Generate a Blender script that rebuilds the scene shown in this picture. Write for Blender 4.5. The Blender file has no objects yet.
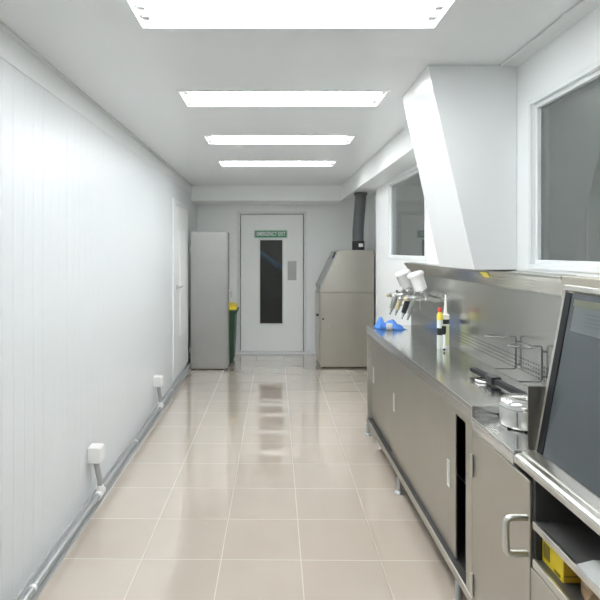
import bpy, bmesh, math, random
from mathutils import Vector, Matrix
random.seed(4)
S = bpy.context.scene
COL = S.collection
V = Vector
PI = math.pi

# ------------------------------------------------------------------ materials
def mat(name, color=(0.8, 0.8, 0.8), rough=0.5, metal=0.0, spec=0.5, emit=None, estr=0.0, coat=0.0, trans=0.0):
    m = bpy.data.materials.new(name); m.use_nodes = True
    b = m.node_tree.nodes['Principled BSDF']
    b.inputs['Base Color'].default_value = (*color, 1)
    b.inputs['Roughness'].default_value = rough
    b.inputs['Metallic'].default_value = metal
    b.inputs['Specular IOR Level'].default_value = spec
    b.inputs['Coat Weight'].default_value = coat
    b.inputs['Coat Roughness'].default_value = 0.06
    b.inputs['Transmission Weight'].default_value = trans
    if emit:
        b.inputs['Emission Color'].default_value = (*emit, 1)
        b.inputs['Emission Strength'].default_value = estr
    return m

class N:
    """small node-graph helper"""
    def __init__(s, m):
        s.m = m; s.t = m.node_tree; s.b = s.t.nodes['Principled BSDF']
    def new(s, kind, **kw):
        n = s.t.nodes.new(kind)
        for k, v in kw.items(): setattr(n, k, v)
        return n
    def link(s, a, b): s.t.links.new(a, b)
    def math(s, op, a, b=None, c=None):
        n = s.new('ShaderNodeMath', operation=op)
        for i, x in enumerate((a, b, c)):
            if x is None: continue
            if hasattr(x, 'links'): s.link(x, n.inputs[i])
            else: n.inputs[i].default_value = x
        return n.outputs[0]
    def pos(s):
        g = s.new('ShaderNodeNewGeometry')
        q = s.new('ShaderNodeSeparateXYZ'); s.link(g.outputs['Position'], q.inputs[0])
        return q.outputs
    def coord(s):
        return s.new('ShaderNodeTexCoord').outputs['Object']
    def noise(s, scale, detail=3, vec=None, stretch=None):
        n = s.new('ShaderNodeTexNoise'); n.inputs['Scale'].default_value = scale; n.inputs['Detail'].default_value = detail
        v = vec or s.coord()
        if stretch:
            mp = s.new('ShaderNodeMapping'); mp.inputs['Scale'].default_value = stretch
            s.link(v, mp.inputs[0]); v = mp.outputs[0]
        s.link(v, n.inputs['Vector'])
        return n.outputs['Fac']
    def mix(s, fac, a, b):
        n = s.new('ShaderNodeMix', data_type='RGBA')
        if hasattr(fac, 'links'): s.link(fac, n.inputs[0])
        else: n.inputs[0].default_value = fac
        for i, x in ((6, a), (7, b)):
            if hasattr(x, 'links'): s.link(x, n.inputs[i])
            else: n.inputs[i].default_value = (*x, 1)
        return n.outputs[2]
    def ramp(s, x, lo, hi):
        n = s.new('ShaderNodeMapRange'); s.link(x, n.inputs[0])
        n.inputs['To Min'].default_value = lo; n.inputs['To Max'].default_value = hi
        return n.outputs[0]
    def bump(s, h, strength=0.2, dist=0.01):
        n = s.new('ShaderNodeBump'); n.inputs['Strength'].default_value = strength; n.inputs['Distance'].default_value = dist
        s.link(h, n.inputs['Height']); s.link(n.outputs[0], s.b.inputs['Normal'])

def steel(name, color=(0.60, 0.59, 0.55), rough=0.3, stretch=(60, 60, 2), amount=0.06, var=0.08):
    m = mat(name, color, rough, 1.0)
    n = N(m)
    f = n.noise(6, 4, stretch=stretch)
    n.link(n.ramp(f, rough - var, rough + var), n.b.inputs['Roughness'])
    g = n.noise(3.0, 3)
    n.link(n.mix(g, tuple(c * 0.92 for c in color), tuple(min(1, c * 1.07) for c in color)), n.b.inputs['Base Color'])
    n.bump(f, amount, 0.002)
    return m

def perforated(m, pitch, zs, rowp, rows, rad):
    """rows of punched dark holes along y"""
    n = N(m); x, y, z = n.pos()
    fy = n.math('MULTIPLY', n.math('SUBTRACT', n.math('FRACT', n.math('DIVIDE', y, pitch)), 0.5), pitch)
    zz = n.math('DIVIDE', n.math('SUBTRACT', z, zs - rowp / 2), rowp)
    fz = n.math('MULTIPLY', n.math('SUBTRACT', n.math('FRACT', zz), 0.5), rowp)
    d = n.math('SQRT', n.math('ADD', n.math('MULTIPLY', fy, fy), n.math('MULTIPLY', fz, fz)))
    inside = n.math('MULTIPLY', n.math('LESS_THAN', d, rad),
                    n.math('MULTIPLY', n.math('GREATER_THAN', zz, 0), n.math('LESS_THAN', zz, rows)))
    old = n.b.inputs['Base Color'].links[0].from_socket
    n.link(n.mix(inside, old, (0.03, 0.03, 0.03)), n.b.inputs['Base Color'])
    n.link(n.math('SUBTRACT', 1.0, inside), n.b.inputs['Metallic'])
    return m

M = {}
M['steel'] = steel('brushed_steel')
M['steel_door'] = steel('brushed_steel_door', (0.47, 0.455, 0.405), 0.34)
M['steel_top'] = steel('brushed_steel_worktop', (0.66, 0.66, 0.65), 0.19, stretch=(200, 4, 200), amount=0.006, var=0.05)
M['steel_splash'] = perforated(steel('perforated_steel_back', (0.64, 0.64, 0.61), 0.25, stretch=(200, 200, 4), amount=0.004, var=0.03), 0.0235, 0.982, 0.019, 4, 0.0046)
M['steel_canopy'] = perforated(steel('perforated_steel_canopy', (0.56, 0.55, 0.51), 0.26, stretch=(200, 4, 200), amount=0.01, var=0.03), 0.0235, 1.386, 0.016, 3, 0.0034)
M['steel_beige'] = steel('warm_steel', (0.62, 0.58, 0.50), 0.4)
M['locker_steel'] = steel('locker_steel', (0.43, 0.43, 0.42), 0.36)
M['washer_steel'] = steel('washer_steel', (0.56, 0.535, 0.475), 0.34)
M['guard'] = steel('dull_guard_steel', (0.30, 0.28, 0.25), 0.35)
M['gun_metal'] = mat('gun_body_metal', (0.40, 0.41, 0.40), 0.3, 1.0)
M['gun_chrome'] = mat('gun_chrome', (0.52, 0.53, 0.52), 0.2, 1.0)
M['pull'] = mat('pale_pull_metal', (0.72, 0.73, 0.70), 0.45, 0.4)
M['wire'] = mat('dull_steel_wire', (0.20, 0.20, 0.195), 0.35, 1.0)
M['push'] = mat('grey_push_plate', (0.42, 0.43, 0.42), 0.4, 0.2)
M['chrome'] = mat('chrome', (0.75, 0.75, 0.74), 0.16, 1.0)
M['satin'] = mat('satin_metal', (0.62, 0.62, 0.60), 0.3, 1.0)
M['galv'] = mat('galvanised_grey', (0.42, 0.44, 0.44), 0.38, 0.6)
M['dark'] = mat('black_rubber', (0.015, 0.015, 0.017), 0.6, spec=0.25)
M['inside'] = mat('recess_shade_metal', (0.05, 0.05, 0.048), 0.5, 0.3)  # shade inside the cabinets and recesses is put into this colour
M['shelf_shade'] = mat('shelf_shade_metal', (0.17, 0.17, 0.165), 0.45, 0.7)  # shelves coloured dark for the shade that falls on them
M['white_plastic'] = mat('white_plastic', (0.82, 0.82, 0.81), 0.35)
M['white_paint'] = mat('white_paint', (0.76, 0.785, 0.79), 0.35)
M['grey_trim'] = mat('grey_aluminium', (0.66, 0.68, 0.68), 0.4, 0.1)
M['skirt'] = mat('grey_coving', (0.36, 0.37, 0.37), 0.45)
M['door_white'] = mat('white_door_paint', (0.86, 0.885, 0.88), 0.3)
M['frosted'] = mat('frosted_panel', (0.93, 0.95, 0.96), 0.5)
M['green'] = mat('exit_green', (0.005, 0.24, 0.10), 0.45)
M['bin_green'] = mat('green_plastic', (0.02, 0.065, 0.033), 0.45)
M['bin_yellow'] = mat('yellow_plastic', (0.78, 0.62, 0.01), 0.4)
M['hose'] = mat('grey_flexible_duct', (0.12, 0.135, 0.14), 0.5, 0.1)
M['black_plastic'] = mat('black_plastic', (0.018, 0.018, 0.02), 0.4)
M['label'] = mat('label_white', (0.8, 0.8, 0.8), 0.5)
M['cup_white'] = mat('white_cup_plastic', (0.86, 0.85, 0.84), 0.4)
M['cup_grey'] = mat('translucent_cup_plastic', (0.62, 0.64, 0.63), 0.4)
M['gold'] = mat('pale_brass', (0.62, 0.55, 0.36), 0.3, 1.0)
M['blue'] = mat('blue_wipe', (0.07, 0.22, 0.62), 0.75)
M['blue2'] = mat('blue_handrail_paint', (0.03, 0.16, 0.36), 0.5)
M['paper_grey'] = mat('grey_paper', (0.45, 0.47, 0.46), 0.7)
M['yellow'] = mat('yellow_card', (0.74, 0.56, 0.01), 0.5)
M['yellow_ink'] = mat('brown_ink', (0.22, 0.16, 0.01), 0.6)
M['card'] = mat('brown_card', (0.42, 0.29, 0.17), 0.7)
M['orange_card'] = mat('orange_card', (0.55, 0.33, 0.02), 0.6)
M['red'] = mat('red_plastic', (0.72, 0.06, 0.02), 0.4)
M['lemon'] = mat('lemon_plastic', (0.85, 0.72, 0.08), 0.4)
M['clear_plastic'] = mat('milky_plastic', (0.66, 0.72, 0.66), 0.3)
M['lime'] = mat('lime_label', (0.70, 0.74, 0.45), 0.5)
M['notice'] = mat('faded_paper_notice', (0.115, 0.132, 0.138), 0.3)
M['notice_line'] = mat('notice_print', (0.09, 0.104, 0.11), 0.3)
M['notice_head'] = mat('notice_heading', (0.125, 0.135, 0.09), 0.3)
M['reflector'] = mat('lamp_reflector', (0.75, 0.76, 0.76), 0.25, 0.6)
M['lamp'] = mat('lit_lamp_diffuser', (0.9, 0.9, 0.9), 0.5, emit=(0.97, 0.985, 1.0), estr=21.0)
M['hood_white'] = mat('gloss_white_sheet', (0.76, 0.78, 0.785), 0.22, coat=0.2)
M['outside'] = mat('dark_yard', (0.03, 0.03, 0.03), 0.8)
M['booth'] = mat('booth_wall_paint', (0.60, 0.63, 0.62), 0.5)

# white sandwich-panel walls with fine vertical ribs (geometry of the profile as bump)
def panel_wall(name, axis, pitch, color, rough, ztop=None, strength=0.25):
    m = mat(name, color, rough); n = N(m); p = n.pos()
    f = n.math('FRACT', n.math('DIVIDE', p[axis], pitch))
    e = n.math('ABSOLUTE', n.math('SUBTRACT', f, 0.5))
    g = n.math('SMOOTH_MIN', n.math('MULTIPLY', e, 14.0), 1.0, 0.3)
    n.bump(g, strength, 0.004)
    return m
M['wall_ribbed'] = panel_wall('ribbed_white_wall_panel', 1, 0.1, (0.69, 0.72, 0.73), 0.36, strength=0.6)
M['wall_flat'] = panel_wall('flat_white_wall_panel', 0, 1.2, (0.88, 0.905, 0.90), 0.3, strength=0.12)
M['wall_side'] = panel_wall('flat_white_side_panel', 1, 1.2, (0.86, 0.885, 0.885), 0.3, strength=0.12)
M['ceil'] = panel_wall('white_ceiling_panel', 1, 1.165, (0.77, 0.795, 0.80), 0.34, strength=0.10)
M['bulk'] = mat('white_bulkhead', (0.86, 0.885, 0.88), 0.3)

# glossy beige floor tiles
def floor_mat():
    m = mat('beige_polished_tile', (0.55, 0.5, 0.43), 0.12); n = N(m); x, y, z = n.pos()
    a = math.radians(0.6)
    xr = n.math('SUBTRACT', n.math('MULTIPLY', x, math.cos(a)), n.math('MULTIPLY', y, math.sin(a)))
    yr = n.math('ADD', n.math('MULTIPLY', x, math.sin(a)), n.math('MULTIPLY', y, math.cos(a)))
    T = 0.4
    u = n.math('DIVIDE', n.math('ADD', xr, 0.273 + 4.0), T)
    v = n.math('DIVIDE', n.math('ADD', yr, -2.654 + 8.0), T)
    du = n.math('ABSOLUTE', n.math('SUBTRACT', n.math('FRACT', n.math('ADD', u, 0.5)), 0.5))
    dv = n.math('ABSOLUTE', n.math('SUBTRACT', n.math('FRACT', n.math('ADD', v, 0.5)), 0.5))
    d = n.math('MINIMUM', du, dv)
    grout = n.math('LESS_THAN', d, 0.0055)
    cell = n.new('ShaderNodeCombineXYZ'); n.link(n.math('FLOOR', u), cell.inputs[0]); n.link(n.math('FLOOR', v), cell.inputs[1])
    wn = n.new('ShaderNodeTexWhiteNoise'); n.link(cell.outputs[0], wn.inputs['Vector'])
    cl = n.noise(3.0, 5)
    base = n.mix(cl, (0.49, 0.42, 0.355), (0.56, 0.49, 0.42))
    base = n.mix(n.math('MULTIPLY', wn.outputs['Value'], 0.35), base, (0.465, 0.39, 0.325))
    n.link(n.mix(grout, base, (0.56, 0.505, 0.43)), n.b.inputs['Base Color'])
    n.link(n.math('ADD', n.math('MULTIPLY', grout, 0.3), n.ramp(cl, 0.05, 0.08)), n.b.inputs['Roughness'])
    # every tile sits slightly out of level, so reflections break at the joints
    sv = n.new('ShaderNodeVectorMath', operation='SUBTRACT'); n.link(wn.outputs['Color'], sv.inputs[0]); sv.inputs[1].default_value = (0.5, 0.5, 0.5)
    ml = n.new('ShaderNodeVectorMath', operation='MULTIPLY'); n.link(sv.outputs[0], ml.inputs[0]); ml.inputs[1].default_value = (0.003, 0.007, 0)
    g = n.new('ShaderNodeNewGeometry')
    ad = n.new('ShaderNodeVectorMath', operation='ADD'); n.link(g.outputs['Normal'], ad.inputs[0]); n.link(ml.outputs[0], ad.inputs[1])
    bp = n.new('ShaderNodeBump'); bp.inputs['Strength'].default_value = 0.35; bp.inputs['Distance'].default_value = 0.002
    h = n.math('SMOOTH_MIN', n.math('MULTIPLY', d, 40.0), 1.0, 0.4)
    n.link(h, bp.inputs['Height']); n.link(ad.outputs[0], bp.inputs['Normal'])
    n.link(bp.outputs[0], n.b.inputs['Normal']); n.link(ad.outputs[0], n.b.inputs['Coat Normal'])
    n.b.inputs['Specular IOR Level'].default_value = 1.0; n.b.inputs['Coat Weight'].default_value = 1.0; n.b.inputs['Coat Roughness'].default_value = 0.03; n.b.inputs['Coat IOR'].default_value = 1.8
    return m
M['floor'] = floor_mat()

def glass_mat(name, tint, ior=1.5, brighten=0.0):
    m = bpy.data.materials.new(name); m.use_nodes = True; t = m.node_tree
    t.nodes.remove(t.nodes['Principled BSDF'])
    out = t.nodes['Material Output']
    fr = t.nodes.new('ShaderNodeFresnel'); fr.inputs[0].default_value = ior
    tr = t.nodes.new('ShaderNodeBsdfTransparent'); tr.inputs[0].default_value = (*tint, 1)
    gl = t.nodes.new('ShaderNodeBsdfGlossy'); gl.inputs['Roughness'].default_value = 0.01; gl.inputs['Color'].default_value = (0.95, 0.97, 0.96, 1)
    mx = t.nodes.new('ShaderNodeMixShader')
    t.links.new(fr.outputs[0], mx.inputs[0]); t.links.new(tr.outputs[0], mx.inputs[1]); t.links.new(gl.outputs[0], mx.inputs[2])
    df = t.nodes.new('ShaderNodeBsdfDiffuse'); df.inputs[0].default_value = (0.7, 0.74, 0.72, 1)
    m2 = t.nodes.new('ShaderNodeMixShader'); m2.inputs[0].default_value = brighten
    t.links.new(mx.outputs[0], m2.inputs[1]); t.links.new(df.outputs[0], m2.inputs[2])
    t.links.new(m2.outputs[0], out.inputs[0])
    return m
M['glass'] = glass_mat('window_glass', (0.72, 0.75, 0.74), 2.3, 0.075)  # pale diffuse share lifts the panes in place of reflected room light
M['glass_door'] = glass_mat('door_glass', (0.8, 0.8, 0.8), 1.4)
M['screen'] = mat('tinted_acrylic', (0.066, 0.078, 0.085), 0.14, spec=0.45)

# ------------------------------------------------------------------ mesh builder
class B:
    def __init__(s): s.bm = bmesh.new()
    def box(s, x0, x1, y0, y1, z0, z1):
        return s.hull([(x, y, z) for z in (z0, z1) for (x, y) in ((x0, y0), (x1, y0), (x1, y1), (x0, y1))],
                      [(3, 2, 1, 0), (4, 5, 6, 7), (0, 1, 5, 4), (1, 2, 6, 5), (2, 3, 7, 6), (3, 0, 4, 7)])
    def hull(s, pts, faces):
        vs = [s.bm.verts.new(p) for p in pts]
        for f in faces: s.bm.faces.new([vs[i] for i in f])
        return s
    def prism(s, poly, a, b, axis='y'):
        """extrude a polygon; axis y: poly is (x,z); axis x: poly is (y,z); axis z: poly is (x,y)"""
        def P(p, t):
            return {'y': (p[0], t, p[1]), 'x': (t, p[0], p[1]), 'z': (p[0], p[1], t)}[axis]
        n = len(poly)
        return s.hull([P(p, a) for p in poly] + [P(p, b) for p in poly],
                      [tuple(range(n)), tuple(range(2 * n - 1, n - 1, -1))] + [(i, i + n, (i + 1) % n + n, (i + 1) % n) for i in range(n)])
    def ring_stack(s, rings, caps=True, close=False):
        rows = [[s.bm.verts.new(p) for p in r] for r in rings]
        n = len(rows[0]); m = len(rows)
        for i in range(m if close else m - 1):
            for j in range(n):
                a, b = rows[i], rows[(i + 1) % m]
                s.bm.faces.new((a[j], a[(j + 1) % n], b[(j + 1) % n], b[j]))
        if caps and not close:
            s.bm.faces.new(rows[0][::-1]); s.bm.faces.new(rows[-1])
        return s
    def lathe(s, prof, origin=(0, 0, 0), axis=(0, 0, 1), seg=28):
        """prof: list of (radius, height along axis)"""
        ax = V(axis).normalized(); u = ax.orthogonal().normalized(); w = ax.cross(u); o = V(origin)
        return s.ring_stack([[o + ax * h + (u * math.cos(2 * PI * j / seg) + w * math.sin(2 * PI * j / seg)) * max(r, 1e-4) for j in range(seg)] for r, h in prof])
    def cyl(s, p, q, r, r2=None, seg=20):
        p, q = V(p), V(q)
        return s.lathe([(r, 0), (r if r2 is None else r2, (q - p).length)], p, q - p, seg)
    def tube(s, pts, r, seg=10, close=False):
        pts = [V(p) for p in pts]; n = len(pts); rings = []; u = None
        for i, p in enumerate(pts):
            if close: t = pts[(i + 1) % n] - pts[i - 1]
            else: t = pts[min(i + 1, n - 1)] - pts[max(i - 1, 0)]
            t.normalize()
            u = t.orthogonal().normalized() if u is None else (u - t * u.dot(t)).normalized()
            w = t.cross(u)
            rr = r[i] if isinstance(r, (list, tuple)) else r
            rings.append([p + (u * math.cos(2 * PI * j / seg) + w * math.sin(2 * PI * j / seg)) * rr for j in range(seg)])
        return s.ring_stack(rings, True, close)
    def xf(s, mtx):
        bmesh.ops.transform(s.bm, matrix=mtx, verts=s.bm.verts); return s

def world_of(o):
    p = V((0, 0, 0))
    while o is not None: p = p + o.location; o = o.parent
    return p

def obj(name, b, m, parent=None, bevel=0.0, smooth=False, local=False, at=None, segs=2):
    """one mesh object; vertices are given in world space (or in the parent's frame when local)"""
    bm = b.bm
    bmesh.ops.recalc_face_normals(bm, faces=bm.faces)
    off = V((0, 0, 0))
    if not local:
        if parent is not None: off = world_of(parent)
        elif at is not None: off = V(at)
        if off.length > 0: bmesh.ops.translate(bm, vec=-off, verts=bm.verts)
    me = bpy.data.meshes.new(name); bm.to_mesh(me); bm.free()
    me.materials.append(M[m] if isinstance(m, str) else m)
    o = bpy.data.objects.new(name, me); COL.objects.link(o)
    if parent is not None: o.parent = parent
    elif at is not None: o.location = at
    if smooth:
        for p in me.polygons: p.use_smooth = True
        me.set_sharp_from_angle(angle=math.radians(38))
    if bevel:
        md = o.modifiers.new('bevel', 'BEVEL'); md.width = bevel; md.segments = segs; md.limit_method = 'ANGLE'; md.angle_limit = math.radians(35)
    return o

def objs(name, b, m, parent=None, **kw):
    """every separate piece of the builder becomes a part of its own"""
    bm = b.bm; seen = set(); out = []
    for v0 in list(bm.verts):
        if v0 in seen: continue
        stack, isl = [v0], []
        seen.add(v0)
        while stack:
            v = stack.pop(); isl.append(v)
            for e in v.link_edges:
                w_ = e.other_vert(v)
                if w_ not in seen: seen.add(w_); stack.append(w_)
        nb = B(); mp = {v: nb.bm.verts.new(v.co) for v in isl}
        for f in {f for v in isl for f in v.link_faces}: nb.bm.faces.new([mp[v] for v in f.verts])
        out.append(obj(name, nb, m, parent, **kw))
    bm.free()
    return out

def thing(name, label, cat, loc, group=None):
    o = bpy.data.objects.new(name, None); COL.objects.link(o); o.location = loc
    o.empty_display_size = 0.1
    return tag(o, label, cat, group)
def tag(o, label, cat, group=None):
    o['label'] = label; o['category'] = cat
    if group: o['group'] = group
    return o
def struct(o):
    o['kind'] = 'structure'; return o
def dup(root, loc):
    r = root.copy(); COL.objects.link(r); r.location = loc
    for ch in list(root.children):
        c = ch.copy(); COL.objects.link(c); c.parent = r
        for g in list(ch.children):
            d = g.copy(); COL.objects.link(d); d.parent = c
    return r

# ------------------------------------------------------------------ room dimensions
H = 1.55                       # camera height
ZC = 2.46                      # ceiling
XL, XR, XA = -1.094, 1.21, 1.46
YB, YN, YA = 7.96, -1.6, 6.05  # back wall, wall behind the camera, start of the alcove
BX = 0.993; BZ = 2.263         # bulkhead

struct(obj('floor', B().box(XL - .1, 3.0, YN - .1, YB + .1, -.1, 0), 'floor'))
# wall with ribs on the left
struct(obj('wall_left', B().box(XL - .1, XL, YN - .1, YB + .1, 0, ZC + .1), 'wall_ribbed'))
# back wall with a hole for the exit door
DX0, DX1, DZ = -.45, .51, 2.11
wb = B()
wb.box(XL, DX0, YB, YB + .1, 0, ZC + .1); wb.box(DX1, XA + .1, YB, YB + .1, 0, ZC + .1); wb.box(DX0, DX1, YB, YB + .1, DZ, ZC + .1)
struct(obj('wall_back', wb, 'wall_flat'))
struct(obj('wall_near', B().box(XL, XR + .1, YN - .1, YN, 0, ZC + .1), 'wall_flat'))
# right wall with two window holes, then a return into the alcove
W = {1: (1.15, 2.44, 1.49, 2.225), 2: (4.12, 5.38, 1.49, 2.225)}      # y0, y1, z0, z1
wr = B(); TH = .09
ys = [YN - .1, W[1][0], W[1][1], W[2][0], W[2][1], YA]
for a, c in ((0, 1), (2, 3), (4, 5)): wr.box(XR, XR + TH, ys[a], ys[c], 0, ZC + .1)
for k in (1, 2):
    wr.box(XR, XR + TH, W[k][0], W[k][1], 0, W[k][2]); wr.box(XR, XR + TH, W[k][0], W[k][1], W[k][3], ZC + .1)
wr.box(XR + TH, XA + .09, YA - TH, YA, 0, ZC + .1)
wr.box(XA, XA + .09, YA, YB, 0, ZC + .1)
struct(obj('wall_right', wr, 'wall_side'))

# ceiling with openings for the recessed lamps
LX0, LX1, LD = -.53, .68, .33
LY = [5.655, 4.485, 3.32, 2.16, -.16]  # last one is added behind the camera, unseen, to light faces toward it
cb = B()
cb.box(XL, LX0, YN, YB, ZC, ZC + .1); cb.box(LX1, XA, YN, YB, ZC, ZC + .1)
edges = [YB] + [e for y in LY for e in (y, y - LD)] + [YN]
for i in range(0, len(edges), 2): cb.box(LX0, LX1, edges[i + 1], edges[i], ZC, ZC + .1)
struct(obj('ceiling', cb, 'ceil'))

# bulkheads
bk = B()
bk.box(BX, BX + .03, 3.135, YB, BZ, ZC); bk.box(BX + .03, XR, 3.135, YA, BZ, ZC); bk.box(BX + .03, XA, YA, YB, 2.335, ZC)
struct(obj('trim_1', bk, 'bulk'))
struct(obj('trim_2', B().box(XL, BX, 7.35, YB, 2.25, ZC), 'bulk'))
struct(obj('trim_3', B().box(XR - .085, XR, YN, 2.58, ZC - .012, ZC).box(XL, XL + .03, YN, 7.35, ZC - .012, ZC), 'grey_trim', bevel=.003))
struct(obj('trim_4', B().box(XL, XL + .006, YN, 7.35, 2.335, ZC - .012), 'white_paint', bevel=.002))
# coved skirting
sk = B(); sk.prism([(XL, 0), (XL + .055, 0), (XL + .045, .012), (XL + .018, .04), (XL + .008, .062), (XL, .062)], YN, YB)
struct(obj('baseboard_left', sk, 'skirt', smooth=True))
struct(obj('baseboard_back', B().prism([(YB, 0), (YB - .02, 0), (YB - .01, .05), (YB, .05)], XL + .06, DX0 - .045, 'x').prism([(YB, 0), (YB - .02, 0), (YB - .01, .05), (YB, .05)], DX1 + .045, .6, 'x'), 'white_paint'))

# the room seen through the side windows
ob = B()
ob.box(2.9, 3.0, YN - .1, YA, 0, 2.9); ob.box(XR + TH, 2.9, YN - .1, YN, 0, 2.9); ob.box(XR + TH, 2.9, YA - TH - .1, YA - TH - .001, 0, 2.9); ob.box(XR + TH, 2.9, YN, YA - TH - .1, 2.8, 2.9)
struct(obj('wall_beyond_windows', ob, 'booth'))
struct(obj('wall_outside', B().box(-1.5, 1.5, 10.2, 10.3, 0, 2.6).box(-1.5, 1.5, YB + .1, 10.2, -.1, 0), 'outside'))

# windows
def window(k):
    y0, y1, z0, z1 = W[k]; f = .02
    e = bpy.data.objects.new('window_%d' % k, None); COL.objects.link(e); e.location = (XR, (y0 + y1) / 2, z0); e['kind'] = 'structure'
    fb = B()
    for (a, b_, c, d) in ((y0, y1, z0, z0 + f), (y0, y1, z1 - f, z1), (y0, y0 + f, z0 + f, z1 - f), (y1 - f, y1, z0 + f, z1 - f)):
        fb.box(XR + .012, XR + .07, a, b_, c, d)
    obj('window_frame', fb, 'white_paint', e, bevel=.003)
    tb = B(); g = .022
    for (a, b_, c, d) in ((y0 - g, y1 + g, z0 - g, z0), (y0 - g, y1 + g, z1, z1 + g), (y0 - g, y0, z0, z1), (y1, y1 + g, z0, z1)):
        tb.box(XR - .008, XR, a, b_, c, d)
    obj('window_architrave', tb, 'white_paint', e, bevel=.002)
    obj('window_pane', B().box(XR + .03, XR + .036, y0 + f, y1 - f, z0 + f, z1 - f), 'glass', e)
window(1); window(2)

# white door in the left wall
d1 = bpy.data.objects.new('door_1', None); COL.objects.link(d1); d1.location = (XL, 6.5, 0); d1['kind'] = 'structure'
fr = B()
for (a, b_, c, d) in ((5.94, 5.99, 0.1, 2.14), (6.93, 6.98, 0.1, 2.14), (5.99, 6.93, 2.09, 2.14)): fr.box(XL, XL + .018, a, b_, c, d)
obj('door_frame', fr, 'white_paint', d1, bevel=.003)
obj('door_leaf', B().box(XL, XL + .012, 5.995, 6.925, .105, 2.085), 'door_white', d1, bevel=.002)
obj('vision_panel', B().box(XL + .012, XL + .018, 6.34, 6.82, .53, 1.80), 'frosted', d1, bevel=.002)
dh = B(); dh.cyl((XL + .012, 6.12, 1.13), (XL + .06, 6.12, 1.13), .011); dh.cyl((XL + .06, 6.105, 1.13), (XL + .06, 6.25, 1.13), .010); dh.cyl((XL + .012, 6.12, 1.13), (XL + .022, 6.12, 1.13), .026)
obj('door_handle', dh, 'satin', d1, smooth=True)

# emergency exit door
d2 = bpy.data.objects.new('door_2', None); COL.objects.link(d2); d2.location = (.03, YB, 0); d2['kind'] = 'structure'
fr = B()
fr.box(DX0 - .04, DX0, YB - .02, YB + .1, 0, DZ + .04); fr.box(DX1, DX1 + .04, YB - .02, YB + .1, 0, DZ + .04); fr.box(DX0, DX1, YB - .02, YB + .1, DZ, DZ + .04)
fr.box(DX0, DX1, YB - .005, YB + .1, 0, .035)
obj('door_frame', fr, 'white_paint', d2, bevel=.004)
GX0, GX1, GZ0, GZ1 = -.15, .187, .455, 1.715
lf = B(); LXa, LXb = DX0 + .01, DX1 - .01; ya, yb = YB + .01, YB + .055
lf.box(LXa, GX0, ya, yb, .04, DZ - .01); lf.box(GX1, LXb, ya, yb, .04, DZ - .01); lf.box(GX0, GX1, ya, yb, .04, GZ0); lf.box(GX0, GX1, ya, yb, GZ1, DZ - .01)
obj('door_leaf', lf, 'door_white', d2)
bd = B(); q = .022
for (a, b_, c, d) in ((GX0 - q, GX1 + q, GZ0 - q, GZ0), (GX0 - q, GX1 + q, GZ1, GZ1 + q), (GX0 - q, GX0, GZ0, GZ1), (GX1, GX1 + q, GZ0, GZ1)): bd.box(a, b_, YB + .002, YB + .01, c, d)
obj('glazing_bead', bd, 'white_paint', d2, bevel=.002)
obj('door_pane', B().box(GX0, GX1, YB + .03, YB + .036, GZ0, GZ1), 'glass_door', d2)
obj('push_plate', B().box(.265, .397, YB + .005, YB + .01, 1.11, 1.395), 'push', d2, bevel=.002)

# exit sign with lettering
sg = thing('exit_sign', 'green EMERGENCY EXIT sign with white letters above the door glass', 'sign', (.015, YB + .008, 1.75))
obj('sign_board', B().box(-.232, .260, YB - .004, YB + .009, 1.748, 1.862), 'green', sg, bevel=.002)
bo = B()
for (a, b_, c, d) in ((-.226, .254, 1.752, 1.757), (-.226, .254, 1.853, 1.858), (-.226, -.221, 1.757, 1.853), (.249, .254, 1.757, 1.853)): bo.box(a, b_, YB - .0055, YB - .004, c, d)
obj('sign_border', bo, 'label', sg)
cu = bpy.data.curves.new('sign_letters', 'FONT'); cu.body = 'EMERGENCY EXIT'; cu.size = .083; cu.align_x = 'CENTER'; cu.align_y = 'CENTER'; cu.extrude = .001; cu.offset = .0022
tmp = bpy.data.objects.new('tmp_text', cu); COL.objects.link(tmp)
bpy.context.view_layer.update()
me = bpy.data.meshes.new_from_object(tmp.evaluated_get(bpy.context.evaluated_depsgraph_get()))
bpy.data.objects.remove(tmp); bpy.data.curves.remove(cu)
xs = [v.co.x for v in me.vertices]; k = .435 / (max(xs) - min(xs))
for v in me.vertices: v.co = V((v.co.x * k, -v.co.z * 1.0, v.co.y))
me.materials.clear(); me.materials.append(M['label'])
tx = bpy.data.objects.new('sign_lettering', me); COL.objects.link(tx); tx.parent = sg
tx.location = V((.014, YB - .0055, 1.805)) - sg.location

# blue handrail in the dark yard beyond the glass
hr = thing('handrail', 'blue sloping handrail in the dark behind the exit door glass', 'handrail', (.05, 8.9, 0))
obj('rail', B().cyl((-.45, 8.9, 1.72), (.6, 8.9, .98), .045), 'blue2', hr, smooth=True)
obj('post', B().cyl((-.40, 8.9, 0), (-.40, 8.9, 1.68), .03), 'blue2', hr, smooth=True)
obj('post', B().cyl((.5, 8.9, 0), (.5, 8.9, 1.04), .03), 'blue2', hr, smooth=True)

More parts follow.
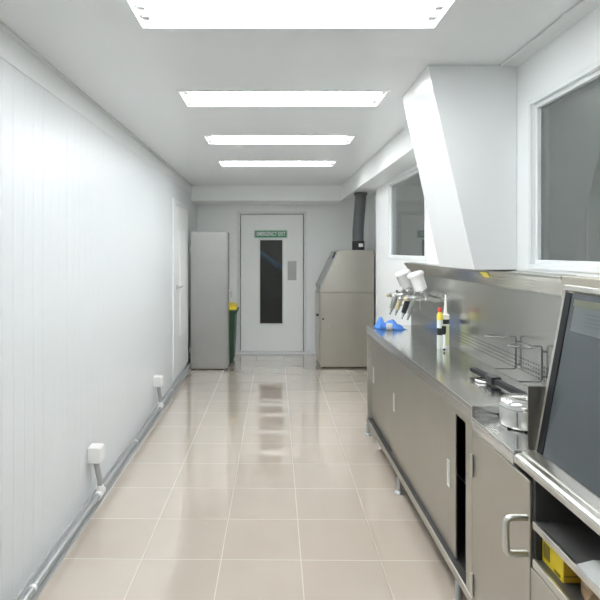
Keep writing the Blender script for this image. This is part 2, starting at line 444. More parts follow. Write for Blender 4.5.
# ------------------------------------------------------------------ ceiling lamps
cx = (LX0 + LX1) / 2
def lamp(yf, label):
    t = thing('ceiling_light', label, 'ceiling light', (cx, yf - LD / 2, ZC), 'recessed fluorescent ceiling lights')
    hx, hy = (LX1 - LX0) / 2, LD / 2
    fb = B(); r = .014
    for (a, b_, c, d) in ((-hx, hx, -hy, -hy + r), (-hx, hx, hy - r, hy), (-hx, -hx + r, -hy + r, hy - r), (hx - r, hx, -hy + r, hy - r)): fb.box(a, b_, c, d, -.006, .002)
    obj('frame', fb, 'white_paint', t, local=True)
    rb = B()   # sloping reflector tray
    o_ = [(-hx + r, -hy + r), (hx - r, -hy + r), (hx - r, hy - r), (-hx + r, hy - r)]
    i_ = [(-hx + .07, -hy + .05), (hx - .07, -hy + .05), (hx - .07, hy - .05), (-hx + .07, hy - .05)]
    rb.hull([(x, y, 0) for x, y in o_] + [(x, y, .07) for x, y in i_], [(0, 1, 5, 4), (1, 2, 6, 5), (2, 3, 7, 6), (3, 0, 4, 7), (4, 5, 6, 7)])
    obj('reflector', rb, 'reflector', t, local=True)
    for s in (-1, 0, 1):
        tb = B(); tb.cyl((-hx + .06, s * .085, .03), (hx - .06, s * .085, .03), .027, seg=16)
        obj('tube', tb, 'lamp', t, local=True, smooth=True)
        cb_ = B()
        for e in (-1, 1): cb_.box(e * (hx - .045) - .016, e * (hx - .045) + .016, s * .085 - .014, s * .085 + .014, .004, .066)
        objs('lamp_holder', cb_, 'grey_trim', t, local=True, bevel=.002)
    return t
LAB = ['farthest and smallest ceiling light, nearest the exit door', 'second ceiling light from the far end of the room',
       'third ceiling light from the far end, level with the white extraction hood', 'nearest and largest ceiling light in view, cut by the top edge of the picture',
       'unseen ceiling light added behind the camera to light the faces turned toward it']
L0 = lamp(LY[0], LAB[0])
for y, lb in zip(LY[1:], LAB[1:]):
    c = dup(L0, (cx, y - LD / 2, ZC)); c['label'] = lb

# ------------------------------------------------------------------ conduit and boxes on the left wall
cd = thing('conduit', 'long grey conduit pipe running along the foot of the left wall', 'pipe', (XL, 3, .1))
CXX, CZ = XL + .052, .067
obj('pipe', B().cyl((CXX, YN + .02, CZ), (CXX, 6.9, CZ), .0165, seg=16), 'galv', cd, smooth=True)
for y in (1.2, 2.32, 4.1, 5.6): obj('pipe_clip', B().cyl((CXX, y - .009, CZ), (CXX, y + .009, CZ), .0195, seg=16), 'white_plastic', cd, smooth=True)
for y in (3.24, 5.03):
    tb = B(); tb.cyl((CXX, y - .05, CZ), (CXX, y + .05, CZ), .023, seg=18); tb.cyl((CXX, y, CZ), (CXX, y, CZ + .05), .022, seg=18)
    obj('tee_fitting', tb, 'white_plastic', cd, smooth=True)
def jbox(y, label):
    t = thing('junction_box', label, 'junction box', (XL, y, .275), 'white junction boxes on the left wall')
    obj('enclosure', B().box(.0, .070, -.045, .045, 0, .095), 'white_plastic', t, bevel=.006, local=True)
    obj('cover', B().box(.070, .078, -.042, .042, .004, .091), 'white_plastic', t, bevel=.003, local=True)
    obj('riser_pipe', B().tube([(.052, .03, -.158), (.052, .03, -.13), (.045, .016, -.07), (.04, .0, -.015), (.04, 0, .0)], .0165, 14), 'galv', t, smooth=True, local=True)
    return t
j = jbox(3.21, 'nearer and larger-looking white junction box low on the left wall')
dup(j, (XL, 5.0, .275))['label'] = 'farther white junction box low on the left wall, toward the white door'

# ------------------------------------------------------------------ locker and bin at the far left
lk = thing('locker', 'tall narrow grey steel locker against the left wall', 'locker', (-.795, 7.05, 0))
obj('cabinet_body', B().box(-1.035, -.572, 6.9, 7.2, .012, 1.80), 'locker_steel', lk, bevel=.004)
obj('door', B().box(-.571, -.553, 6.905, 7.195, .02, 1.795), 'locker_steel', lk, bevel=.003)
hb = B(); hb.tube([(-.553, 6.95, 1.02), (-.525, 6.95, 1.03), (-.512, 6.95, 1.01), (-.512, 6.95, .955), (-.520, 6.95, .94)], .007)
hb.box(-.553, -.548, 6.935, 6.965, 1.0, 1.045)
obj('handle', hb, 'chrome', lk, smooth=True)
for z in (.22, 1.55): objs('hinge', B().cyl((-1.045, 6.905, z), (-1.045, 6.905, z + .07), .008), 'satin', lk, smooth=True)
fb = B()
for x in (-1.0, -.62):
    for y in (6.93, 7.17): fb.cyl((x, y, 0), (x, y, .014), .018)
objs('foot', fb, 'dark', lk)

bn = thing('wheelie_bin', 'green wheeled bin with a yellow lid behind the steel locker', 'bin', (-.6, 7.46, 0))
bb = B(); bb.ring_stack([[(-.642 + sx * w, 7.46 + sy * d, z) for sx, sy in ((-1, -1), (1, -1), (1, 1), (-1, 1))] for w, d, z in ((.135, .165, .03), (.145, .18, .10), (.165, .21, .66), (.17, .215, .70))])
obj('bin_body', bb, 'bin_green', bn, bevel=.012)
rb = B(); rb.ring_stack([[(-.642 + sx * w, 7.46 + sy * d, z) for sx, sy in ((-1, -1), (1, -1), (1, 1), (-1, 1))] for w, d, z in ((.178, .224, .69), (.19, .235, .70), (.19, .235, .735), (.178, .224, .74))])
rb.cyl((-.457, 7.30, .735), (-.457, 7.62, .735), .014)
obj('rim', rb, 'bin_green', bn, bevel=.004)
lb = B(); lb.ring_stack([[(-.642 + sx * w, 7.46 + sy * d, z) for sx, sy in ((-1, -1), (1, -1), (1, 1), (-1, 1))] for w, d, z in ((.175, .222, .741), (.185, .23, .745), (.175, .22, .785), (.12, .16, .815))])
obj('lid', lb, 'bin_yellow', bn, bevel=.012, smooth=True)
for x in (-.74, -.55): obj('wheel', B().cyl((x - .02, 7.655, .07), (x + .02, 7.655, .07), .07, seg=24), 'dark', bn, smooth=True)

# ------------------------------------------------------------------ steel washer in the alcove with its exhaust duct
ws = thing('spray_gun_washer', 'steel cabinet with a sloping glazed front beside the exit door', 'cabinet', (1.01, 7.3, 0))
x0, x1, y0, y1 = .665, 1.372, 6.98, 7.62
obj('cabinet_base', B().box(x0, x1, y0, y1, .02, 1.0), 'washer_steel', ws, bevel=.003)
obj('cabinet_hood', B().prism([(x0, 1.005), (x1, 1.005), (x1, 1.562), (.935, 1.562), (.90, 1.54), (x0, 1.05)], y0, y1), 'washer_steel', ws, bevel=.003)
sv = V((.90 - x0, 0, 1.54 - 1.05)); nn = V((-sv.z, 0, sv.x)).normalized()
def sl(t, h): p = V((x0, 0, 1.05)) + sv * t + nn * h; return (p.x, p.z)
obj('sloping_screen', B().prism([sl(.06, .001), sl(.90, .001), sl(.90, .012), sl(.06, .012)], y0 + .06, y1 - .06), 'screen', ws, bevel=.002)
sf = B(); sf.prism([sl(0, .001), sl(1.0, .001), sl(1.0, .018), sl(0, .018)], y0 + .0, y0 + .05); sf.prism([sl(0, .001), sl(1.0, .001), sl(1.0, .018), sl(0, .018)], y1 - .05, y1); sf.prism([sl(.93, .001), sl(1.0, .001), sl(1.0, .018), sl(.93, .018)], y0 + .05, y1 - .05)
obj('screen_frame', sf, 'galv', ws, bevel=.002)
obj('screen_clip', B().prism([sl(.80, .019), sl(.96, .019), sl(.96, .035), sl(.80, .035)], y0 + .01, y0 + .04), 'dark', ws)
obj('door', B().box(x0 - .016, x0 - .001, y0 + .03, y1 - .03, .10, .985), 'washer_steel', ws, bevel=.003)
kb = B(); kb.cyl((x0 - .016, y0 + .07, .70), (x0 - .05, y0 + .07, .70), .016)
obj('door_knob', kb, 'black_plastic', ws, smooth=True)
obj('side_knob', B().cyl((.70, y0 - .02, .655), (.70, y0, .655), .012), 'dark', ws, smooth=True)
obj('side_catch', B().cyl((.77, y0 - .006, .555), (.77, y0, .555), .013), 'satin', ws, smooth=True)
fb = B()
for x in (.71, 1.33):
    for y in (7.03, 7.57): fb.cyl((x, y, 0), (x, y, .022), .02)
objs('foot', fb, 'dark', ws)

du = thing('exhaust_duct', 'ribbed grey flexible exhaust duct rising from the steel washer', 'duct', (1.18, 7.1, 1.562))
pts, rad = [], []
cpts = [V((1.185, 7.1, 1.665)), V((1.17, 7.1, 1.85)), V((1.21, 7.1, 2.1)), V((1.215, 7.1, 2.30))]
for i in range(91):
    t = i / 90; s_ = 1 - t
    p = cpts[0] * s_**3 + cpts[1] * 3 * s_ * s_ * t + cpts[2] * 3 * s_ * t * t + cpts[3] * t**3
    pts.append(p); rad.append(.074 + (.0035 if i % 3 == 0 else 0))
obj('flexible_hose', B().tube(pts, rad, 24), 'hose', du, smooth=True)
cl_ = B(); cl_.lathe([(.081, 0), (.083, .004), (.083, .115), (.078, .12)], (1.185, 7.1, 1.563))
co = obj('collar', cl_, 'black_plastic', du, smooth=True)
lbm = B()
for k_ in range(6):
    a0 = -PI / 2 - .1 + k_ * .13; a1 = a0 + .13
    c = [(1.185 + math.cos(a) * r_, 7.1 + math.sin(a) * r_) for a, r_ in ((a0, .084), (a1, .084), (a1, .0845), (a0, .0845))]
    lbm.prism(c, 1.605, 1.65, 'z')
obj('collar_label', lbm, 'label', co)
fl = B(); fl.lathe([(.075, 0), (.09, 0), (.09, .03), (.075, .034)], (1.215, 7.1, 2.30))
obj('ceiling_flange', fl, 'hose', du, smooth=True)

# ------------------------------------------------------------------ white sloping extraction hood above the bench
hz0, hz1 = 1.458, ZC - .001
ho = B()
ho.hull([(1.0, 2.588, hz0), (XR - .001, 2.588, hz0), (XR - .001, 3.126, hz0), (1.0, 3.126, hz0),
         (.770, 2.588, hz1), (XR - .001, 2.588, hz1), (XR - .001, 3.126, hz1), (.780, 3.126, hz1)],
        [(3, 2, 1, 0), (4, 5, 6, 7), (0, 1, 5, 4), (1, 2, 6, 5), (2, 3, 7, 6), (3, 0, 4, 7)])
hd = tag(obj('extraction_hood', ho, 'hood_white', bevel=.003, at=(1.1, 2.85, hz0)), 'white sloping extraction hood between the two side windows, under the ceiling', 'hood')

# ------------------------------------------------------------------ long stainless bench
BXF = .82; BZT = .92; BY0, BY1 = 2.15, 4.5; XS = XR - .004
be = thing('workbench', 'long stainless steel bench with sliding doors and perforated back', 'workbench', (1.0, 3.3, 0))
ct = B(); ct.box(BXF, XS, BY0, BY1, .898, BZT); ct.box(BXF, BXF + .018, BY0, BY1, .855, .898); ct.box(BXF + .018, XS, BY1 - .018, BY1, .855, .898); ct.box(BXF + .018, XS, BY0, BY0 + .004, .862, .898)
obj('countertop', ct, 'steel_top', be, bevel=.003)
obj('splashback', B().box(XS - .006, XS, BY0 + .0, BY1, BZT + .001, 1.362), 'steel_splash', be)
obj('near_splashback', B().box(XS - .006, XS, 1.80, BY0 - .001, .877, 1.362), 'steel_splash', be)
obj('perforated_canopy', B().prism([(XS, 1.363), (XS - .006, 1.363), (1.14, 1.44), (1.14, 1.45), (XS, 1.456)], 2.08, BY1), 'steel_canopy', be, bevel=.0015)
obj('canopy_yellow_patch', B().prism([(1.1628, 1.4085), (1.1395, 1.4365), (1.139, 1.4365), (1.1623, 1.4085)], 2.78, 2.88), 'lemon', be)  # small yellow patch on the canopy slope
pn = B()
pn.box(BXF + .03, XS - .02, BY1 - .03, BY1 - .018, .14, .897)       # far end panel
pn.box(BXF + .05, XS - .02, BY0 + .006, BY0 + .018, .14, .896)      # near end panel
pn.box(XS - .02, XS - .01, BY0 + .005, BY1 - .018, .14, .897)       # back panel
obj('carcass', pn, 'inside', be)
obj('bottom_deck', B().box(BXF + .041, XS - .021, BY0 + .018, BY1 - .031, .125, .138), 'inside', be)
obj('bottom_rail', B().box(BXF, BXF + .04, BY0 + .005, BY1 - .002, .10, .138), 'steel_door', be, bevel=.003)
obj('top_rail', B().box(BXF + .006, BXF + .024, BY0 + .075, BY1 - .041, .825, .897), 'steel_door', be, bevel=.002)
obj('far_post', B().box(BXF + .002, BXF + .042, BY1 - .04, BY1 - .019, .139, .897), 'steel', be, bevel=.002)
obj('near_post', B().box(BXF + .002, BXF + .03, BY0 + .005, BY0 + .07, .139, .897), 'steel_door', be, bevel=.002)
obj('door_track', B().box(BXF + .006, BXF + .036, BY0 + .076, BY1 - .042, .139, .143), 'inside', be)
def recess_handle(parent, x, y, z):
    hb = B(); a, l, r = .018, .062, .007
    hb.box(x - .004, x, y - a, y - a + r, z - l, z + l); hb.box(x - .004, x, y + a - r, y + a, z - l, z + l); hb.box(x - .004, x, y - a + r, y + a - r, z - l, z - l + r); hb.box(x - .004, x, y - a + r, y + a - r, z + l - r, z + l)
    hb.box(x - .0012, x, y - a + r, y + a - r, z - l + r, z + l - r)
    obj('handle', hb, 'pull', parent, bevel=.001)
fd = obj('sliding_door', B().box(BXF + .038, BXF + .048, 3.45, BY1 - .042, .145, .86), 'steel_door', be, bevel=.002)
recess_handle(fd, BXF + .038, 4.38, .52)
nd = obj('sliding_door', B().box(BXF + .025, BXF + .034, 2.41, 3.68, .145, .86), 'steel_door', be, bevel=.002)
recess_handle(nd, BXF + .025, 3.60, .52); recess_handle(nd, BXF + .025, 2.50, .50)
obj('door_edge_seal', B().box(BXF + .037, BXF + .046, 2.30, 2.315, .145, .86), 'galv', be)
for y in (2.32, 3.39, BY1 - .04):
    for x in (BXF + .006, XS - .08):
        fb = B(); fb.cyl((x, y, .012), (x, y, .0995), .015); fb.lathe([(.028, 0), (.03, .004), (.024, .012), (.012, .018)], (x, y, 0))
        obj('leg', fb, 'satin' if x > 1 else 'galv', be, smooth=True)

# ------------------------------------------------------------------ lower counter cabinet next to the bench
cc = thing('base_cabinet', 'stainless base cabinet with lower counter and square bow handle', 'cabinet', (1.0, 1.95, 0))
ct = B(); ct.box(BXF, XS - .007, 1.785, BY0 - .002, .862, .876); ct.box(BXF, BXF + .015, 1.785, BY0 - .002, .826, .862)
obj('countertop', ct, 'steel_top', cc, bevel=.003)
obj('carcass', B().box(BXF + .02, XS - .02, 1.69, 1.784, .06, .82).box(BXF + .02, XS - .02, 1.784, BY0 - .002, .06, .861), 'steel_door', cc)
obj('door', B().box(BXF, BXF + .018, 1.672, BY0 - .003, .07, .822), 'steel_door', cc, bevel=.003)
hb = B(); hy = 1.686; r_ = .011
hb.tube([(BXF - .001, hy, .700), (BXF - .050, hy, .700), (BXF - .060, hy, .698), (BXF - .066, hy, .691), (BXF - .068, hy, .680), (BXF - .068, hy, .606), (BXF - .066, hy, .595), (BXF - .060, hy, .588), (BXF - .050, hy, .586), (BXF - .001, hy, .586)], r_, 14)
obj('handle', hb, 'satin', cc, smooth=True)
obj('plinth', B().box(BXF + .05, XS - .02, 1.69, BY0 - .003, .0, .059), 'inside', cc)
objs('hinge', B().cyl((BXF - .006, 2.135, .16), (BXF - .006, 2.135, .25), .006).cyl((BXF - .006, 2.135, .64), (BXF - .006, 2.135, .73), .006), 'satin', cc, smooth=True)

# ------------------------------------------------------------------ near wash station with sloping screen
NS = thing('wash_station', 'stainless wash station with sloping tinted screen at the right edge', 'wash station', (1.0, 1.4, 0))
Y0, Y1 = .95, 1.78
lg = B(); lg.prism([(BXF + .004, .838), (BXF, .842), (BXF, .858), (BXF + .004, .866), (BXF + .012, .870), (BXF + .028, .872), (BXF + .030, .876), (.897, .880), (.897, .838)], Y0, Y1)
obj('front_ledge', lg, 'steel', NS, bevel=.0015)
pa, pb = V((.893, 0, .881)), V((.990, 0, 1.412)); pv = pb - pa; pn_ = V((-pv.z, 0, pv.x)).normalized()
def sp(t, h): p = pa + pv * t + pn_ * h; return (p.x, p.z)
sc_ = obj('sloping_screen', B().prism([sp(0, 0), sp(1, 0), sp(1, -.008), sp(0, -.008)], Y0, Y1 - .048), 'screen', NS)
obj('rubber_seal', B().prism([sp(0, .003), sp(1, .003), sp(1, -.009), sp(0, -.009)], Y1 - .047, Y1 - .0135), 'dark', NS)
obj('screen_edge', B().prism([sp(-.005, .004), sp(1.01, .004), sp(1.01, -.009), sp(-.005, -.009)], Y1 - .013, Y1 - .001), 'steel', NS, bevel=.001)
obj('top_strip', B().prism([sp(1.011, .006), sp(1.045, .006), sp(1.045, -.012), sp(1.011, -.012)], Y0, Y1 - .001), 'steel', NS, bevel=.002)
obj('top_plate', B().box(1.012, 1.145, Y0, Y1, 1.405, 1.417), 'steel_beige', NS, bevel=.002)
obj('back_ledge', B().box(1.146, XS, Y0, 2.078, 1.365, 1.452), 'steel_beige', NS, bevel=.002)
obj('end_panel', B().prism([(.869, .8815), (.869, 1.094), (.946, 1.094), (1.002, 1.404), (1.145, 1.404), (1.145, .8815)], Y1 + .001, Y1 + .004), 'guard', NS)
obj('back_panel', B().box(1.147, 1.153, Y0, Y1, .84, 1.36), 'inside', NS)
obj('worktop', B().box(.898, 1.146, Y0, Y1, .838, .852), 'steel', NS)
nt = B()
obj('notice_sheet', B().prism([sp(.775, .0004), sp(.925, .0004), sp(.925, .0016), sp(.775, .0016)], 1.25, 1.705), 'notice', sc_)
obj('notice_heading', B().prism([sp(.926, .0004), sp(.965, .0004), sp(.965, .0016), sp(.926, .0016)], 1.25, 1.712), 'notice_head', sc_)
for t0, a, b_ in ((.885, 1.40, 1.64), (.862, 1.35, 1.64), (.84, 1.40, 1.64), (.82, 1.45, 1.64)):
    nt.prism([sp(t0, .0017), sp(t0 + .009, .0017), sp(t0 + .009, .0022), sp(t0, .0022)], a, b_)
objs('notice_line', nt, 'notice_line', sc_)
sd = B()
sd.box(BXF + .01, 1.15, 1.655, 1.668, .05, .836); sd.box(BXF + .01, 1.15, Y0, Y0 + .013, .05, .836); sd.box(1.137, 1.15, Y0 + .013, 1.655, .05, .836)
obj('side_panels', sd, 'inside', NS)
obj('bottom_deck', B().box(BXF + .012, 1.136, Y0 + .014, 1.654, .570, .585), 'shelf_shade', NS)
obj('deck_edge', B().box(BXF, BXF + .011, Y0 + .014, 1.654, .562, .588), 'steel', NS, bevel=.002)
sh = B(); sh.box(BXF + .012, 1.136, Y0 + .014, 1.654, .694, .705)
obj('shelf', sh, 'shelf_shade', NS)
obj('shelf_edge', B().box(BXF, BXF + .011, Y0 + .014, 1.654, .684, .706), 'steel', NS, bevel=.002)
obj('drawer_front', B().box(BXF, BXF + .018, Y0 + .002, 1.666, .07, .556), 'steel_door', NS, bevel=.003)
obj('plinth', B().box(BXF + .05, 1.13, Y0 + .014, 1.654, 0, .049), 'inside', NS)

# ------------------------------------------------------------------ things on the shelves of the wash station
yb_ = thing('carton', 'flat yellow carton with dark print on the lower shelf', 'box', (.915, 1.6, .585))
obj('carton_body', B().box(.850, .985, 1.535, 1.652, .5855, .675), 'yellow', yb_, bevel=.002)
pr = B(); pr.box(.8485, .850, 1.606, 1.642, .603, .648); pr.box(.8485, .850, 1.548, 1.580, .592, .601); pr.box(.8485, .850, 1.600, 1.640, .655, .668)
objs('printed_mark', pr, 'yellow_ink', yb_)
ep = B(); ep.box(.853, .982, 1.5335, 1.535, .588, .672)
obj('carton_flap', ep, 'orange_card', yb_)
objs('printed_mark', B().box(.866, .9, 1.532, 1.5335, .63, .66).box(.853, .982, 1.532, 1.5335, .604, .607), 'yellow_ink', yb_)
cw = B()
random.seed(8)
cw.ring_stack([[(.91 + a * .055 * w + random.uniform(-.008, .008), 1.455 + b2 * .05 * w + random.uniform(-.008, .008), z + random.uniform(-.004, .004) * (z > .59)) for a, b2 in ((-1, -.6), (-.3, -1), (.5, -.9), (1, -.2), (.8, .7), (.1, 1), (-.7, .8))] for w, z in ((.8, .5855), (1.0, .605), (.86, .63), (.95, .655), (.5, .668))])
tag(obj('crumpled_packaging', cw, 'card', bevel=.003, at=(.91, 1.455, .5855)), 'crumpled brown card packaging beside the yellow carton', 'packaging')
gp = B()
gp.prism([(.812, .712), (.814, .7195), (.86, .7305), (.93, .722), (1.0, .715), (1.0, .7075), (.93, .7075), (.86, .7075), (.835, .7075)], 1.2, 1.405)
tag(obj('paper_bundle', gp, 'paper_grey', bevel=.002, at=(.9, 1.3, .7065)), 'folded grey paper bundle at the edge of the upper shelf', 'paper')

# ------------------------------------------------------------------ spray guns on their rack
rk = thing('gun_rack', 'steel bar rack on the bench back that the spray guns hang from', 'rack', (1.17, 4.05, 1.2))
obj('rail', B().box(1.160, 1.170, 3.72, 4.40, 1.188, 1.216), 'satin', rk, bevel=.002)
for y in (3.74, 4.36): obj('arm', B().box(1.170, XS - .0065, y - .012, y + .012, 1.190, 1.214), 'satin', rk, bevel=.002)
for y in (3.84, 3.975, 4.105, 4.25):
    obj('peg', B().tube([(1.160, y + .018, 1.200), (1.11, y + .018, 1.190), (1.085, y + .018, 1.188)], .004, 8), 'satin', rk, smooth=True)

def gun(loc, label, cup, grip, body, lean=0.0):
    g = thing('spray_gun', label, 'spray gun', loc, 'spray guns on the rack')
    g.scale = (1.1, 1.1, 1.1)
    L = dict(local=True)
    bb = B()
    bb.lathe([(.009, -.075), (.016, -.072), (.016, -.04), (.019, -.035), (.019, .005), (.015, .012), (.015, .03)], (0, 0, 0), (1, 0, .12), 18)
    bb.tube([(.028, 0, .012), (.030, 0, .03), (.026, 0, .052)], [.014, .012, .012], 14)
    bb.box(-.03, -.016, -.007, .007, .012, .03)
    obj('gun_body', bb, body, g, smooth=True, **L)
    nz = B(); nz.lathe([(.017, 0), (.023, .003), (.023, .016), (.017, .02), (.013, .028), (.005, .03)], (.0295, 0, .004), (1, 0, .12), 20)
    obj('air_cap', nz, 'gun_chrome', g, smooth=True, **L)
    gr = B(); gr.tube([(-.028, 0, -.010), (-.037, 0, -.035), (-.048, 0, -.07), (-.061, 0, -.108)], [.017, .020, .019, .016], 14)
    obj('grip', gr, grip, g, smooth=True, **L)
    hc = B(); hc.cyl((-.060, 0, -.106), (-.067, 0, -.128), .0095); hc.cyl((-.066, 0, -.126), (-.074, 0, -.148), .0065)
    obj('hose_connector', hc, 'gun_chrome', g, smooth=True, **L)
    tr = B(); tr.tube([(.008, 0, .012), (.014, 0, -.03), (.006, 0, -.062), (.014, 0, -.085)], .0055, 10)
    obj('trigger', tr, 'gun_chrome', g, smooth=True, **L)
    kn = B(); kn.lathe([(.011, 0), (.0125, .003), (.0125, .016), (.009, .02)], (-.092, 0, -.011), (1, 0, .12), 16); kn.cyl((-.098, 0, -.0115), (-.088, .0, -.0105), .006)
    obj('adjuster_knob', kn, 'gold' if grip == 'gun_metal' else 'gun_chrome', g, smooth=True, **L)
    hk = B(); hk.tube([(-.01, 0, .02), (.0, 0, .045), (.03, .0, .05), (.072, 0, .03), (.08, 0, -.004)], .0035, 8)
    if cup:
        ax = V((-.36, 0, 1)).normalized(); o = V((.020, 0, .040))
        cp = B(); cp.lathe([(.012, -.006), (.014, .004), (.036, .010), (.043, .018), (.0465, .105), (.047, .1065)], o, ax, 32)
        cu_ = obj('cup', cp, cup, g, smooth=True, **L)
        ld = B(); ld.lathe([(.049, .107), (.0545, .109), (.0545, .123), (.051, .129), (.041, .134), (.02, .137), (.006, .138)], o, ax, 32)
        obj('cup_lid', ld, 'cup_white', cu_, smooth=True, **L)
        sb = B(); u = ax.cross(V((0, 1, 0))).normalized()
        # cup retaining strip on the handle side
        sb.tube([o - u * .0 + V((-.012, 0, .0)), o + ax * .022 - V((.048, 0, 0)), o + ax * .102 - V((.053, 0, 0))], .0045, 8)
        obj('cup_strap', sb, 'galv', cu_, smooth=True, **L)
    return g
GX, GZ = 1.074, 1.212
gun((GX + .004, 3.84, GZ), 'nearest spray gun, white cup in front, plain metal grip', 'cup_white', 'gun_metal', 'gun_metal')
gun((GX - .004, 3.975, GZ - .01), 'spray gun with a black grip, behind the nearest white cup', None, 'black_plastic', 'gun_metal')
gun((GX - .022, 4.105, GZ), 'third spray gun from the front, greyish cup behind the white cup', 'cup_grey', 'gold', 'gun_metal')
gun((GX - .03, 4.25, GZ - .008), 'farthest spray gun, leftmost of the row, without a cup', None, 'gun_metal', 'gun_metal')

# ------------------------------------------------------------------ blue wipe with a small grey roll at the far end of the bench
def cloth():
    b = B(); rnd = random.Random(5); n, m = 26, 16
    grid = []
    ridge = lambda u, v: ((.5 + .5 * math.cos(min(PI, abs(u - .15) * 11))) * (.092 - .03 * v) + max(0, 1 - abs(u - .62) * 2.6) * .06 * (1 - abs(v - .5) * .7) + .012 * math.sin(9 * u + 5 * v) + .009 * math.sin(17 * u - 11 * v + 1)) 
    for i in range(n + 1):
        row = []
        for j_ in range(m + 1):
            u, v = i / n, j_ / m
            e = min(u, 1 - u, v, 1 - v) * 6; e = min(1, e)
            z = max(.001, ridge(u, v) * e + .002)
            x = .862 + .225 * u + .012 * math.sin(7 * v + 2); y = 4.24 + .20 * v - .03 * u + .012 * math.sin(8 * u)
            row.append(b.bm.verts.new((x, y, BZT + z)))
        grid.append(row)
    for i in range(n):
        for j_ in range(m): b.bm.faces.new((grid[i][j_], grid[i + 1][j_], grid[i + 1][j_ + 1], grid[i][j_ + 1]))
    return b
bc = obj('blue_wipe', cloth(), 'blue', smooth=True, at=(.97, 4.34, BZT))
sm = bc.modifiers.new('solid', 'SOLIDIFY'); sm.thickness = .0018; sm.offset = 1
tag(bc, 'crumpled bright blue wipe at the far end of the bench', 'cloth')
rl = B(); rl.lathe([(.012, 0), (.026, 0), (.028, .003), (.028, .045), (.026, .048), (.012, .048)], (.925, 4.205, BZT + .029), (1, -.25, 0), 26)
tag(obj('tape_roll', rl, 'paper_grey', smooth=True, at=(.93, 4.2, BZT + .001)), 'small grey roll lying against the blue wipe', 'tape')

# ------------------------------------------------------------------ sealant cartridge, bottle and brush
def lathe_obj(name, prof, org, m, parent, seg=28): return obj(name, B().lathe(prof, org, seg=seg), m, parent, smooth=True)
sc = thing('sealant_cartridge', 'white sealant cartridge with tall nozzle and pale green label', 'cartridge', (1.137, 3.43, BZT))
o = (1.137, 3.43, BZT + .001)
lathe_obj('tube_body', [(.022, 0), (.0245, .002), (.0245, .212), (.024, .217), (.016, .222)], o, 'cup_white', sc)
lathe_obj('paper_label', [(.0249, .02), (.0251, .02), (.0251, .15), (.0249, .15)], o, 'lime', sc)
lathe_obj('black_band', [(.0249, .158), (.0252, .158), (.0252, .188), (.0249, .188)], o, 'black_plastic', sc)
lathe_obj('nozzle', [(.012, .2225), (.0125, .23), (.010, .24), (.004, .345), (.003, .346)], o, 'cup_white', sc, 18)
bt = thing('glue_bottle', 'milky bottle with yellow shoulder and red tip beside the cartridge', 'bottle', (1.092, 3.40, BZT))
o = (1.092, 3.40, BZT + .001)
lathe_obj('bottle_body', [(.016, 0), (.0185, .004), (.0185, .18), (.017, .186)], o, 'clear_plastic', bt)
lathe_obj('bottle_shoulder', [(.0175, .1865), (.0195, .189), (.0195, .215), (.012, .232), (.0085, .236)], o, 'lemon', bt)
lathe_obj('bottle_cap', [(.0085, .2365), (.0125, .2375), (.012, .262), (.009, .265)], o, 'red', bt, 20)
lathe_obj('bottle_label', [(.0187, .09), (.019, .09), (.019, .135), (.0187, .135)], o, 'black_plastic', bt)
br = thing('brush', 'small white-handled brush with black head leaning on the bottle', 'brush', (1.09, 3.345, BZT))
p0, p1 = V((1.092, 3.315, BZT + .006)), V((1.106, 3.364, BZT + .150)); dd = (p1 - p0).normalized()
obj('handle', B().tube([p0 + dd * .012, p0 + dd * .05, p0 + dd * .1], [.0065, .0075, .006], 12), 'cup_white', br, smooth=True)
obj('tip', B().tube([p0, p0 + dd * .0115], [.006, .0068], 12), 'dark', br, smooth=True)
obj('head', B().tube([p0 + dd * .101, p0 + dd * .115, p1], [.007, .012, .014], 12), 'dark', br, smooth=True)

# ------------------------------------------------------------------ wire strainer holders on the back panel
def strainer(y, label):
    t = thing('strainer_holder', label, 'wire holder', (XS - .0065, y, .985), 'wire strainer holders on the perforated back')
    w = .0042; zt = .150
    obj('upright_rod', B().tube([(-.012, 0, .006), (-.012, 0, zt - .006)], w, 10), 'wire', t, smooth=True, local=True)
    ua = [(-.012, 0, zt - .0055), (-.015, 0, zt + .001), (-.022, 0, zt + .003), (-.055, 0, zt + .003)]
    obj('upper_arm', B().tube(ua, w, 10), 'wire', t, smooth=True, local=True)
    ring = []
    for i in range(32):
        a = 2 * PI * i / 32
        ring.append((-.105 + .05 * math.cos(a), .045 * math.sin(a), zt + .003 + .002 * math.sin(2 * a)))
    obj('ring', B().tube(ring, w, 8, True), 'wire', t, smooth=True, local=True)
    la = [(-.012, 0, .0055), (-.015, 0, -.001), (-.022, 0, -.003), (-.11, 0, -.003)]
    obj('lower_arm', B().tube(la, w, 10), 'wire', t, smooth=True, local=True)
    pb_ = B(); pb_.cyl((-.0075, 0, .02), (0, 0, .02), .006); pb_.cyl((-.0075, 0, .13), (0, 0, .13), .006)
    objs('wall_stud', pb_, 'wire', t, smooth=True, local=True)
    return t
s0 = strainer(2.555, 'farther of the two wire strainer holders, left of its twin')
dup(s0, (XS - .0065, 2.31, .982))['label'] = 'nearer wire strainer holder, right beside the tinted screen edge'

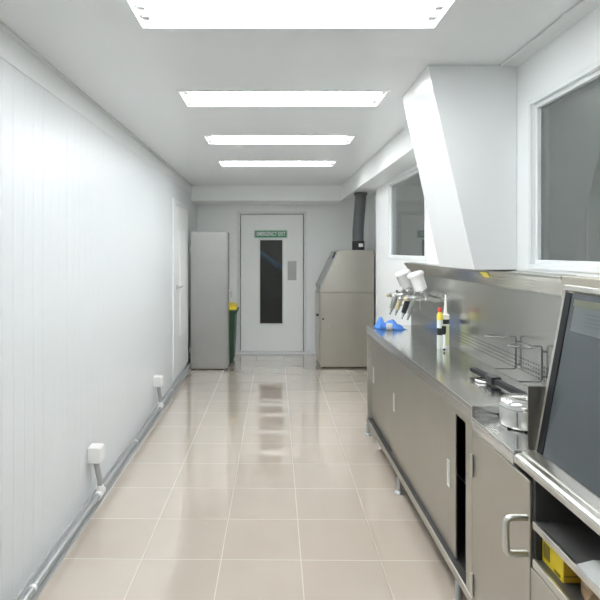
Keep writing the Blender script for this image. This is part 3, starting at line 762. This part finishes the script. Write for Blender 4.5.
# ------------------------------------------------------------------ black lever tool and metal pot
lt = thing('lever_tool', 'black lever tool with silver clamp lying across the worktop', 'tool', (1.1, 2.6, BZT))
la_, lb_ = V((1.035, 2.70, .948)), V((1.064, 2.20, .944))
dv = lb_ - la_
def flat(p, q, w, h):
    d = (q - p).normalized(); sdir = d.cross(V((0, 0, 1))).normalized(); up = sdir.cross(d)
    b = B(); r = [[c + sdir * sx * w + up * sz * h for sx, sz in ((-1, -1), (1, -1), (1, 1), (-1, 1))] for c in (p, q)]
    return b.ring_stack(r)
obj('handle', flat(la_, la_ + dv * .36, .016, .010), 'dark', lt, bevel=.003)
obj('pivot_block', flat(la_ + dv * .365, la_ + dv * .50, .024, .018), 'black_plastic', lt, bevel=.003)
obj('lever', flat(la_ + dv * .505, lb_, .015, .011), 'dark', lt, bevel=.003)
cp = B(); cc_ = la_ + dv * .30 + V((.0, 0, -.02))
ring = [(cc_.x + .045 * math.cos(2 * PI * i / 24) - .005, cc_.y + .04 * math.sin(2 * PI * i / 24), BZT + .007) for i in range(24)]
cp.tube(ring, .006, 10, True)
cp.tube([(cc_.x + .04, cc_.y, BZT + .007), (cc_.x + .02, cc_.y - .06, BZT + .016), (cc_.x + .017, cc_.y - .085, BZT + .016)], .005, 10)
obj('clamp_ring', cp, 'chrome', lt, smooth=True)
pt = thing('pressure_pot', 'round polished metal pot with domed lid beside the tinted screen', 'pot', (.98, 2.04, .876))
o = (.98, 2.04, .877)
lathe_obj('pot_body', [(.076, 0), (.084, .004), (.087, .01), (.087, .068), (.085, .072)], o, 'satin', pt, 44)
lathe_obj('pot_lid', [(.089, .0725), (.093, .075), (.094, .083), (.090, .094), (.078, .105), (.055, .111), (.025, .114), (.004, .115)], o, 'chrome', pt, 44)
for a in (-2.3, -1.5, -.4, 2.4):
    c = V((o[0] + math.cos(a) * .0905, o[1] + math.sin(a) * .0905, o[2] + .02))
    obj('clip', B().cyl(c, c + V((0, 0, .05)), .0032), 'galv', pt, smooth=True)
for a in (-2.7, -1.9, -1.1, .5, 2.0):
    c = V((o[0] + math.cos(a) * .079, o[1] + math.sin(a) * .079, o[2] - .001))
    obj('foot', B().cyl(c, c + V((0, 0, .006)), .008), 'dark', pt, smooth=True)

# ------------------------------------------------------------------ world, camera, colour management
w = bpy.data.worlds.new('night'); S.world = w; w.use_nodes = True
w.node_tree.nodes['Background'].inputs[0].default_value = (.5, .6, .7, 1); w.node_tree.nodes['Background'].inputs[1].default_value = .03
cam = bpy.data.cameras.new('camera'); co_ = bpy.data.objects.new('camera', cam); COL.objects.link(co_)
co_.location = (0, 0, H); co_.rotation_euler = (PI / 2, 0, 0)
cam.sensor_width = 36; cam.lens = 36 * 529 / 600; cam.shift_x = .05; cam.shift_y = -49 / 600; cam.clip_start = .05
S.camera = co_
S.view_settings.view_transform = 'Standard'; S.view_settings.look = 'None'
S.view_settings.exposure = 0.0; S.view_settings.gamma = 1.0; S.view_settings.use_curve_mapping = False
S.cycles.max_bounces = 14; S.cycles.diffuse_bounces = 8; S.cycles.glossy_bounces = 6; S.cycles.transparent_max_bounces = 12
